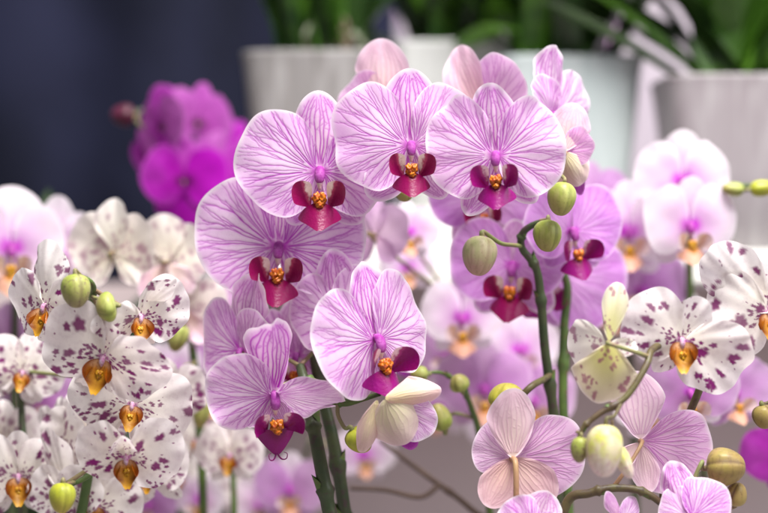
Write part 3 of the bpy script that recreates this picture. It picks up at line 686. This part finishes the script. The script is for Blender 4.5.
for px, py, d_, s_, yw in ((22, 372, 1.07, 44, 20), (150, 470, 1.05, 46, -25), (86, 432, 1.06, 44, 15), (168, 398, 1.07, 42, 35), (96, 505, 1.03, 46, 10)):
    Fp.flower(px, py, d_, s_, yw, 6, (px * 13) % 40 - 20, 'spotted', res='mid')
G = Plant('orchid_plant', 'soft focus spotted orchid at the bottom left corner under the sharper spotted flowers', 'orchid', ground(20, 1.06), 'purple spotted white orchids')
G.stem([ground(20, 1.07), (22, 560, 1.07), (24, 480, 1.07), (22, 420, 1.08), (20, 380, 1.09)], [.0036, .003, .002], 'stem')
G.flower(18, 476, 1.04, 56, 16, 2, 0, 'spotted', res='mid', ds=dict(L=.8, a=0), pl=dict(L=1), pr=dict(L=.8, a=-75), lip=dict(s=1.2))
G.flower(66, 496, 1.03, 50, -10, 0, 0, 'spotted', res='mid', ds=dict(L=1.4, w=.22, a=18), pl=dict(L=.8), pr=dict(L=.8), lip=dict(s=.8))
G.flower(60, 436, 1.06, 42, -40, 0, 10, 'spotted', res='mid', lip=dict(s=1.0))
G.flower(4, 440, 1.09, 42, 20, 0, 0, 'spotted', res='lo', lip=dict(s=1.0))

# ------------------------------------------------------------------ soft focus orchids behind
GB = 'blurred orchid plants behind'
H = Plant('orchid_plant', 'blurred white and lilac orchid at the left edge, magenta centre, against the dark curtain', 'orchid', ground(10, 1.18), GB)
H.stem([ground(10, 1.2), (12, 520, 1.2), (14, 400, 1.2), (16, 300, 1.2), (20, 250, 1.2), (40, 235, 1.2)], [.0035, .003, .002], 'stem')
H.flower(12, 248, 1.16, 66, 10, 0, 0, 'pale', res='lo', ds=dict(L=.95, w=.5), pl=dict(L=1), pr=dict(L=.8))
H.flower(58, 250, 1.19, 60, -6, 0, 0, 'pale', res='lo', ds=dict(L=.9, w=.36), pl=dict(L=.8), pr=dict(L=.8))
H.flower(8, 350, 1.2, 50, 10, 0, 0, 'lilac', res='lo')
H.flower(36, 400, 1.22, 46, 0, 0, 0, 'lilac', res='lo')

I = Plant('orchid_plant', 'blurred cream orchid seen from behind, between the left spotted orchid and the pink spike', 'orchid', ground(196, 1.14), GB)
I.stem([ground(205, 1.15), (204, 560, 1.15), (202, 470, 1.15), (196, 380, 1.15), (184, 300, 1.15), (165, 262, 1.15), (125, 270, 1.15)], [.0035, .003, .002], 'stem_green')
I.flower(114, 252, 1.12, 48, 170, -4, 0, 'spotted', res='lo', skip=('lip',), ds=dict(L=1.1, w=.36), sl=dict(L=.8), sr=dict(L=.8))
I.flower(168, 262, 1.13, 48, 165, 6, -6, 'spotted', res='lo', skip=('lip',), ds=dict(L=1.0, w=.5), sl=dict(mat='cream_back'), sr=dict(mat='cream_back'))
I.flower(185, 308, 1.14, 46, 170, 0, 10, 'spotted', res='lo', skip=('lip',), sl=dict(mat='cream_back'), sr=dict(mat='cream_back'))
I.flower(216, 320, 1.15, 40, 170, 0, 10, 'lilac', res='lo', skip=('lip',))
I.bud(178, 338, 1.1, 10, 14, 160, 'bud_green'); I.bud(188, 374, 1.12, 9, 10, 150, 'bud_green'); I.bud(202, 412, 1.12, 9, 16, 170, 'bud_green')

J = Plant('orchid_plant', 'blurred small white flowers with yellow lips, low between the spotted and pink orchids', 'orchid', ground(232, 1.16), GB)
J.stem([ground(232, 1.17), (233, 560, 1.17), (234, 500, 1.17), (230, 455, 1.18), (215, 420, 1.18)], [.003, .002], 'stem_green')
J.flower(230, 455, 1.13, 36, -10, 0, 0, 'spotted', res='lo', lip=dict(s=1.2))
J.flower(196, 440, 1.15, 34, 20, 0, 0, 'spotted', res='lo')
J.flower(212, 395, 1.16, 34, 10, 0, 0, 'lilac', res='lo')

M_ = Plant('orchid_plant', 'vivid magenta orchid with a dark round bud, blurred in front of the dark curtain', 'orchid', ground(200, 1.32), GB)
M_.stem([ground(215, 1.34), (215, 520, 1.34), (214, 380, 1.34), (212, 260, 1.34), (204, 180, 1.34), (180, 130, 1.33), (150, 112, 1.32), (126, 114, 1.31)], [.004, .003, .002], 'stem')
M_.flower(162, 128, 1.29, 40, -40, 8, 6, 'magenta', res='lo', skip=('lip',), ds=dict(L=1.1, w=.45), pl=dict(L=.9), pr=dict(L=.95))
M_.flower(198, 124, 1.33, 44, 30, 0, -10, 'magenta', res='lo', skip=('lip',), pl=dict(L=.9), pr=dict(L=.95))
M_.flower(184, 182, 1.28, 46, 4, 4, 0, 'magenta', res='lo', skip=('lip',))
M_.flower(220, 175, 1.33, 46, 40, 0, 0, 'magenta', res='lo', skip=('lip',))
M_.flower(206, 225, 1.32, 44, 10, 0, 0, 'magenta', res='lo', skip=('lip',))
M_.flower(148, 158, 1.3, 32, -60, 20, 20, 'magenta', res='lo', skip=('lip',)); M_.flower(236, 148, 1.36, 34, 50, -10, -30, 'magenta', res='lo', skip=('lip',)); M_.flower(168, 104, 1.33, 24, -20, -30, 15, 'magenta', res='lo', skip=('lip',))
M_.bud(123, 115, 1.3, 11, 12, 90, 'bud_dark')

N = Plant('orchid_plant', 'blurred white orchid with a lilac throat and two green buds beside the right edge', 'orchid', ground(690, 1.16), GB)
N.stem([ground(694, 1.2), (694, 520, 1.2), (692, 400, 1.2), (690, 300, 1.2), (690, 235, 1.19), (704, 200, 1.17), (730, 188, 1.15), (765, 186, 1.13)], [.0035, .003, .002], 'stem_green')
N.flower(682, 180, 1.15, 50, 0, 0, 0, 'pale', res='lo', ds=dict(L=1.0, w=.42))
N.flower(690, 226, 1.12, 52, 4, 4, 0, 'pale', res='lo', ds=dict(L=.95, w=.36), pl=dict(L=.95, W=1.1), pr=dict(L=.98, W=1.05))
N.bud(733, 189, 1.12, 7, 11, 85, 'bud_green'); N.bud(764, 188, 1.11, 8, 14, -85, 'bud_yellow')

P_ = Plant('orchid_plant', 'blurred pale pink orchid filling the gap left of the white orchid on the right', 'orchid', ground(640, 1.2), GB)
P_.stem([ground(636, 1.24), (636, 520, 1.24), (632, 400, 1.24), (625, 300, 1.24), (620, 230, 1.23)], [.0035, .003, .002], 'stem')
P_.flower(628, 232, 1.18, 54, 0, 0, 0, 'pale', res='lo'); P_.flower(640, 290, 1.2, 52, 0, 0, 0, 'lilac', res='lo')
P_.flower(592, 205, 1.2, 46, 20, 0, 0, 'lilac', res='lo'); P_.flower(610, 300, 1.21, 46, 20, 0, 0, 'lilac', res='lo')
P_.flower(668, 330, 1.23, 46, 20, 0, 0, 'pale', res='lo')

Q = Plant('orchid_plant', 'blurred lilac and white flowers with amber lips under the spotted orchid on the right', 'orchid', ground(690, 1.1), GB)
Q.stem([ground(700, 1.12), (700, 560, 1.12), (704, 480, 1.12), (700, 410, 1.12), (690, 380, 1.12)], [.0035, .003, .002], 'stem')
Q.flower(690, 392, 1.07, 52, 0, 10, 4, 'lilac', res='lo', sr=dict(mat='pale'), ds=dict(L=.6)); Q.flower(652, 410, 1.11, 40, -20, 0, 0, 'pale', res='lo'); Q.flower(735, 392, 1.12, 44, 20, 0, 0, 'lilac', res='lo')
S_ = Plant('orchid_plant', 'blurred magenta orchid cut off by the right edge, low beside the olive buds', 'orchid', ground(775, 1.12), GB)
S_.stem([ground(785, 1.14), (785, 540, 1.14), (782, 440, 1.14)], [.003, .002], 'stem')
S_.flower(784, 454, 1.12, 44, -10, 0, 20, 'magenta', res='lo'); S_.bud(764, 417, .98, 11, 12, 190, 'bud_olive', 0, [(764, 404, .99), (790, 400, 1.0), (783, 445, 1.13)])

T = Plant('orchid_plant', 'blurred lilac orchid with a white and amber lip, in the middle beneath the pale shelf', 'orchid', ground(470, 1.16), GB)
T.stem([ground(505, 1.2), (505, 540, 1.2), (500, 470, 1.2), (488, 400, 1.2), (470, 340, 1.2), (455, 300, 1.2)], [.0035, .003, .002], 'stem')
T.flower(462, 318, 1.17, 44, 0, 0, 0, 'pale', res='lo', ds=dict(mat='lilac'), lip=dict(s=1.3)); T.flower(484, 388, 1.19, 50, 0, 0, 0, 'lilac', res='lo')
T.flower(520, 350, 1.21, 44, 10, 0, 0, 'pale', res='lo'); T.flower(534, 400, 1.2, 44, 0, 0, 0, 'lilac', res='lo')
T.flower(408, 232, 1.15, 34, 20, 0, 0, 'pale', res='lo'); T.flower(376, 235, 1.12, 40, 150, 0, 0, 'lilac', res='lo', skip=('lip',))
for px, py, d_, s_, k_ in ((446, 352, 1.23, 40, 'lilac'), (500, 426, 1.25, 38, 'pale'), (438, 408, 1.27, 36, 'pale'), (418, 352, 1.28, 34, 'magenta'), (520, 310, 1.24, 38, 'lilac'), (408, 268, 1.22, 30, 'pale')):
    T.flower(px, py, d_, s_, (px * 7) % 60 - 30, 4, (px % 30) - 15, k_, res='lo')
U = Plant('bud_spray', 'thin green stem carrying small round buds, right of the half open pink flower', 'orchid', ground(476, 1.1), None)
U.stem([ground(500, 1.12), (492, 540, 1.12), (480, 440, 1.1), (472, 410, 1.09), (462, 388, 1.08), (445, 374, 1.07), (428, 372, 1.06)], [.003, .0024, .0018, .001], 'stem_green', nodes=(.6, .8))
U.bud(419, 374, 1.06, 8, 9, 90, 'bud_green'); U.bud(459, 383, 1.06, 10, 9, 20, 'bud_green', 10); U.bud(440, 417, 1.06, 11, 14, 20, 'bud_green', 0, [(452, 414, 1.07), (474, 418, 1.1)])
Y_ = Plant('orchid_plant', 'dim crowd of spotted and lilac blooms with dark leaves, blurred behind the left spotted orchid', 'orchid', ground(70, 1.27), GB)
Y_.stem([ground(70, 1.28), (72, 540, 1.28), (60, 440, 1.28), (40, 380, 1.28), (50, 330, 1.28)], [.004, .003], 'stem')
Y_.stem([ground(100, 1.28), (102, 540, 1.28), (120, 440, 1.28), (170, 390, 1.28), (210, 350, 1.28)], [.004, .003], 'stem')
for px, py, d_, s_, k_ in ((18, 352, 1.24, 36, 'lilac'), (62, 398, 1.25, 34, 'spotted'), (6, 420, 1.23, 34, 'lilac'), (88, 430, 1.26, 34, 'lilac'), (172, 372, 1.22, 36, 'pale'), (208, 366, 1.25, 34, 'lilac'),
                           (180, 474, 1.26, 36, 'spotted'), (150, 505, 1.25, 36, 'lilac'), (246, 490, 1.28, 34, 'spotted'), (200, 500, 1.25, 30, 'pale')):
    Y_.flower(px, py, d_, s_, (px * 7) % 50 - 25, 0, 0, k_, res='lo')
V_ = Plant('orchid_plant', 'pale pink blooms far out of focus at the bottom centre by the dark stems', 'orchid', ground(300, 1.26), GB)
V_.stem([ground(300, 1.3), (300, 560, 1.3), (300, 490, 1.3), (310, 440, 1.3)], [.003, .002], 'stem')
V_.flower(290, 490, 1.24, 40, 0, 0, 0, 'lilac', res='lo', ds=dict(mat='pale')); V_.flower(365, 455, 1.28, 34, 10, 0, 0, 'pale', res='lo'); V_.flower(262, 505, 1.26, 34, 0, 0, 0, 'pale', res='lo')

X_ = Plant('dry_twig', 'dark forked dry twig leaning low in the gap right of the dark stems', 'twig', ground(520, 1.2))
X_.stem([ground(560, 1.14), (520, 560, 1.14), (470, 508, 1.14), (430, 478, 1.15), (395, 452, 1.16), (380, 440, 1.17)], [.0026, .0022, .0016], 'dry', 'twig', nodes=(.5,), bract=False)
X_.stem([(440, 485, 1.147), (420, 497, 1.14), (385, 490, 1.14), (350, 488, 1.14)], [.0020, .0016], 'dry', 'side_twig', bract=False)
# ------------------------------------------------------------------ potted plants in the row behind
def leaf(p, name, base, az, L, W, lean, droop, mat, twist=0):
    """strap leaf rising from base and arching over"""
    nl, nw = 28, 9; V, F = [], []
    ca, sa = math.cos(R(az)), math.sin(R(az)); x = z = 0.0; a = R(90 - lean)
    for i in range(nl):
        t = i / (nl - 1)
        w = W * (math.sin(math.pi * min(1, .12 + t * .88)) ** .55) * (1 if t < .97 else .5)
        for j in range(nw):
            u = (j / (nw - 1) - .5) * 2
            n = (-math.sin(a), math.cos(a)); fold = abs(u) * w * .35
            tw = R(twist) * t; lat = u * w * math.cos(tw)
            px_, pz_ = x + n[0] * (fold + u * w * math.sin(tw)), z + n[1] * (fold + u * w * math.sin(tw))
            V.append((base[0] + px_ * ca - lat * sa, base[1] + px_ * sa + lat * ca, base[2] + pz_))
        x += math.cos(a) * L / nl; z += math.sin(a) * L / nl; a -= R(droop) / nl * (0.4 + 1.2 * t)
    for i in range(nl - 1):
        for j in range(nw - 1):
            q = i * nw + j; F.append([q, q + nw, q + nw + 1, q + 1])
    return mesh_obj(name, V, F, MAT[mat], p)

def potted(label, cx, rim, wpx, d, base_z, mat, leaves, roots=0, seed=1, dens=30):
    top = at(cx, rim, d); top.z = at(cx, rim, d - wpx * K * d / 2).z; e = bpy.data.objects.new('potted_plant', None); C.objects.link(e); e.location = (top.x, d, base_z)
    e['label'] = label; e['category'] = 'potted plant'; e['group'] = 'potted plants on the shelf'; e.empty_display_size = .03
    r = wpx * K * d / 2; H = top.z - base_z; seg = 56
    prof = [(.0, .0), (.66, .0), (.70, .01), (.84, .45), (.95, .90), (.975, .97), (.985, .985), (.985, .998), (.97, 1.0), (.955, .985), (.93, .9), (.86, .72), (.0, .70)]
    V, F = [], []
    for rr, hh in prof:
        for j in range(seg):
            a = 2 * math.pi * j / seg; c_, s_ = math.cos(a), math.sin(a)
            q = (abs(c_) ** 6 + abs(s_) ** 6) ** (-1 / 6)          # square pot with rounded corners
            V.append((rr * r * c_ * q, rr * r * s_ * q * .8, hh * H))
    for i in range(len(prof) - 1):
        for j in range(seg):
            k = (j + 1) % seg; F.append([i * seg + j, i * seg + k, (i + 1) * seg + k, (i + 1) * seg + j])
    mesh_obj('pot', V, F, MAT[mat], e)
    rng = random.Random(seed); V, F = [], []
    for i in range(60):
        a, q = rng.uniform(0, 6.28), math.sqrt(rng.random()) * .82 * r
        v, f = blob((q * math.cos(a), q * math.sin(a) * .74, H * .88), [rng.uniform(.006, .014) for _ in range(3)], 7, 5, lambda p: 1 + .3 * math.sin(p[0] * 5 + i))
        F += [[x + len(V) for x in w] for w in f]; V += [tuple(x) for x in v]
    mesh_obj('bark_mulch', V, F, MAT['soil'], e)
    for (az, L, W, lean, droop, m) in leaves:
        leaf(e, 'leaf', (rng.uniform(-.3, .3) * r, rng.uniform(-.3, .3) * r, H * .84), az, L, W, lean, droop, m, rng.uniform(-20, 20))
    for i in range(dens):
        a = rng.uniform(0, 360)
        leaf(e, 'leaf', (rng.uniform(-.45, .45) * r, rng.uniform(-.4, .6) * r, H * .84), a, rng.uniform(.16, .28), rng.uniform(.011, .02), rng.uniform(2, 12 if roots else 34), rng.uniform(10, 25 if roots else 55),
             rng.choice(['leaf_dark', 'leaf_dark', 'leaf', 'leaf', 'leaf_bright']), rng.uniform(-25, 25))
    for i in range(roots):
        x0 = rng.uniform(-.5, .45) * r; pts = [(x0, -r * .3, H * .86)]
        for q in range(4): pts.append((pts[-1][0] + rng.uniform(-.014, .014), -r * rng.uniform(.05, .2), H * (.96 + .03 * q) + rng.uniform(0, .03)))
        v, f = tube(pts, [.004, .0035, .0025], 7, 24); mesh_obj('air_root' if i % 2 else 'dry_stalk', v, f, MAT['root' if i % 2 else 'dry'], e)
    return e

SHELF = at(0, 250, 1.45).z
LG = ['leaf', 'leaf_dark', 'leaf_bright']
potted('grey frosted pot with pale roots and upright green leaves, left end of the pot row', 322, 47, 158, 1.48, SHELF, 'pot_grey',
       [(80, .24, .020, 8, 30, 'leaf_dark'), (20, .2, .018, 24, 60, 'leaf_dark'), (270, .22, .016, 10, 40, 'leaf'), (110, .24, .02, 14, 30, 'leaf_dark'),
        (60, .24, .02, 12, 40, 'leaf'), (90, .26, .022, 2, 12, 'leaf_dark'), (45, .22, .018, 20, 50, 'leaf_dark'), (135, .22, .018, 20, 50, 'leaf_dark')], 9, 4, 46)
potted('white frosted pot with low arching leaves, second from the left in the pot row', 452, 38, 128, 1.56, SHELF, 'pot_white',
       [(170, .16, .018, 50, 60, 'leaf'), (10, .18, .018, 40, 60, 'leaf_bright'), (90, .2, .02, 10, 30, 'leaf_dark'), (60, .2, .018, 25, 50, 'leaf'), (130, .2, .018, 25, 60, 'leaf'), (300, .14, .016, 55, 60, 'leaf_bright')], 0, 7)
potted('pale blue grey pot with a dense dark green tuft, third in the row', 566, 52, 146, 1.46, SHELF, 'pot_blue',
       [(90, .24, .022, 4, 20, 'leaf_dark'), (150, .22, .02, 18, 40, 'leaf_dark'), (30, .22, .02, 18, 45, 'leaf'), (200, .2, .02, 25, 50, 'leaf_dark'), (330, .2, .02, 22, 50, 'leaf_dark'), (270, .2, .018, 14, 40, 'leaf'), (60, .24, .02, 10, 30, 'leaf_dark'), (120, .24, .02, 10, 30, 'leaf_dark')], 0, 9)
potted('mauve grey pot with long arching strap leaves, at the right end of the pot row', 738, 71, 166, 1.40, SHELF, 'pot_mauve',
       [(176, .26, .016, 34, 40, 'leaf_dark'), (186, .22, .015, 44, 30, 'leaf'), (160, .25, .018, 24, 50, 'leaf_dark'), (200, .23, .018, 20, 40, 'leaf'), (90, .26, .024, 6, 30, 'leaf_bright'), (20, .24, .024, 24, 50, 'leaf_bright'),
        (340, .22, .022, 26, 60, 'leaf'), (270, .2, .024, 12, 50, 'leaf'), (60, .25, .022, 16, 40, 'leaf_bright'), (120, .25, .02, 14, 40, 'leaf_dark'), (0, .2, .024, 40, 60, 'leaf_dark'), (172, .2, .018, 46, 25, 'leaf_dark'), (80, .26, .024, 3, 20, 'leaf'), (45, .26, .026, 10, 30, 'leaf_bright'), (350, .24, .024, 14, 40, 'leaf_bright'), (178, .24, .013, 48, 22, 'leaf'), (184, .22, .012, 54, 16, 'leaf_dark'), (171, .24, .015, 40, 24, 'leaf_dark'), (188, .20, .012, 57, 10, 'leaf'), (6, .30, .02, 55, 30, 'leaf')], 0, 12, 3)
W_ = Plant('orchid_plant', 'pale lilac orchid blooms glimpsed between the leaves behind the pot row', 'orchid', (at(560, 0, 1.9).x, 1.9, SHELF), GB)
W_.stem([W_.base, at(560, 120, 1.9), at(560, 0, 1.9), at(600, -60, 1.9)], [.004, .002], 'stem')
for px, py, s in ((516, 8, 26), (560, 14, 28), (598, 34, 28), (420, 14, 24), (458, 8, 24), (545, 40, 22)):
    W_.flower(px, py, 1.88, s, 0, 0, 0, 'lilac', res='lo', ped=True, skip=('lip',))

for px, d_, pts in ((46, 1.3, ((90, .42, .03, 6, 20), (70, .40, .03, 16, 40), (120, .36, .028, 20, 40), (100, .44, .03, 2, 14))), (150, 1.32, ((95, .38, .03, 10, 40), (60, .36, .03, 22, 50), (130, .34, .03, 25, 50)))):
    for (az, L_, w_, le, dr) in pts:
        leaf(Y_.e, 'leaf', tuple(Vector((at(px, 0, d_).x, d_, 0.0)) - Y_.base), az, L_, w_, le, dr, 'leaf_dark', 10)
# ------------------------------------------------------------------ the setting
def wall_mat(name, c1, c2, scale, vec=None, rough=.7, c3=None):
    return plain_mat(name, c1, c2, scale, rough, .2, 0, .1, vec, c3)
MAT['curtain'] = wall_mat('dark navy cloth', (.003, .004, .012), (.015, .017, .042), 3.4, (1, 1, .8), .85)
MAT['lilac_wall'] = wall_mat('pale lilac wall', (.50, .43, .50), (.62, .55, .62), 2.5)
MAT['white_board'] = wall_mat('white painted board', (.80, .80, .76), (.74, .74, .70), 5)
MAT['mauve_panel'] = wall_mat('mauve grey panel', (.46, .38, .385), (.54, .46, .46), 3)
MAT['bench'] = wall_mat('grey bench top', (.25, .22, .22), (.32, .28, .28), 12)
MAT['post'] = wall_mat('mauve grey post', (.40, .35, .36), (.47, .42, .43), 8)

def box(name, lo, hi, mat, kind=None, parent=None, bev=.002):
    lo, hi = Vector(lo), Vector(hi); c = (lo + hi) / 2; s = (hi - lo) / 2
    import bmesh
    bm = bmesh.new(); bmesh.ops.create_cube(bm, size=2)
    for v in bm.verts: v.co = Vector((v.co.x * s.x, v.co.y * s.y, v.co.z * s.z))
    bmesh.ops.bevel(bm, geom=bm.edges[:], offset=bev, segments=2, affect='EDGES')
    me = bpy.data.meshes.new(name); bm.to_mesh(me); bm.free(); me.materials.append(MAT[mat])
    o = bpy.data.objects.new(name, me); C.objects.link(o); o.location = c
    if kind: o['kind'] = kind
    return o
box('bench_top', (-.9, .45, -.02), (.9, 1.52, 0), 'bench', 'structure')
box('bench_front', (-.9, 1.58, -.02), (1.2, 1.60, SHELF - .034), 'mauve_panel', 'structure')
box('shelf', (-.16, 1.335, SHELF - .03), (1.2, 2.1, SHELF), 'white_board', 'structure')
box('back_wall', (-.2, 2.62, -.02), (2.2, 2.66, 1.8), 'lilac_wall', 'structure')
tr = box('tray', (at(362, 0, 1.37).x, 1.345, SHELF), (at(476, 0, 1.37).x, 1.39, at(0, 208, 1.37).z), 'white_board')
tr['label'] = 'white foam tray glowing on the pale shelf between the pink flowers'; tr['category'] = 'tray'
po = box('post', (at(498, 0, 1.7).x, 1.68, SHELF), (at(540, 0, 1.7).x, 1.73, 1.0), 'post')
po['label'] = 'mauve grey upright post standing on the shelf behind the white and blue grey pots'; po['category'] = 'post'
# dark curtain with soft folds
n = 240; V, F = [], []
for i in range(n):
    t = i / (n - 1); x = -1.6 + 1.62 * t
    y = 2.2 + .012 * math.sin(t * 46) + .012 * math.sin(t * 21 + 1)
    V += [(x, y, 0.0), (x, y + .01, .9), (x, y, 1.8)]
for i in range(n - 1):
    for j in range(2): F.append([i * 3 + j, i * 3 + 3 + j, i * 3 + 4 + j, i * 3 + 1 + j])
cu = mesh_obj('curtain', V, F, MAT['curtain']); cu['label'] = 'dark navy cloth hanging behind the magenta orchid at the upper left'; cu['category'] = 'curtain'

# ------------------------------------------------------------------ light, lens
w = bpy.data.worlds.new('World'); SC.world = w; w.use_nodes = True
bg = w.node_tree.nodes['Background']; bg.inputs[0].default_value = (.90, .87, .92, 1); bg.inputs[1].default_value = .33
def area(name, loc, target, size, power, col):
    l = bpy.data.lights.new(name, 'AREA'); l.shape = 'RECTANGLE'; l.size, l.size_y = size; l.energy = power; l.color = col
    o = bpy.data.objects.new(name, l); C.objects.link(o); o.location = loc
    o.rotation_euler = (Vector(target) - Vector(loc)).to_track_quat('-Z', 'Y').to_euler(); return o
area('skylight', (.30, .50, 1.8), (.05, 1.05, .4), (.8, .6), 80, (1, .97, .94))
area('window_light', (1.5, .2, 1.2), (.1, 1.05, .4), (1.0, 1.0), 18, (.97, .98, 1))
area('petal_backlight', (.45, 1.75, 2.0), (.15, 1.1, .4), (1.4, .7), 12, (1, .98, .97))  # added lamp behind and above, for glow through the petals and bright rims

cam = bpy.data.cameras.new('Camera'); co = bpy.data.objects.new('Camera', cam); C.objects.link(co)
co.location = (0, 0, CZ); co.rotation_euler = (R(90), 0, 0)
cam.lens = 72; cam.sensor_width = 36; cam.clip_start = .02; cam.clip_end = 50
cam.dof.use_dof = True; cam.dof.focus_distance = .985; cam.dof.aperture_fstop = 2.3; cam.dof.aperture_blades = 9
SC.camera = co
SC.view_settings.view_transform = 'Standard'; SC.view_settings.look = 'None'; SC.view_settings.exposure = 0; SC.view_settings.gamma = 1
SC.render.engine = 'CYCLES'; SC.cycles.max_bounces = 8; SC.cycles.transmission_bounces = 4; SC.cycles.use_denoising = True
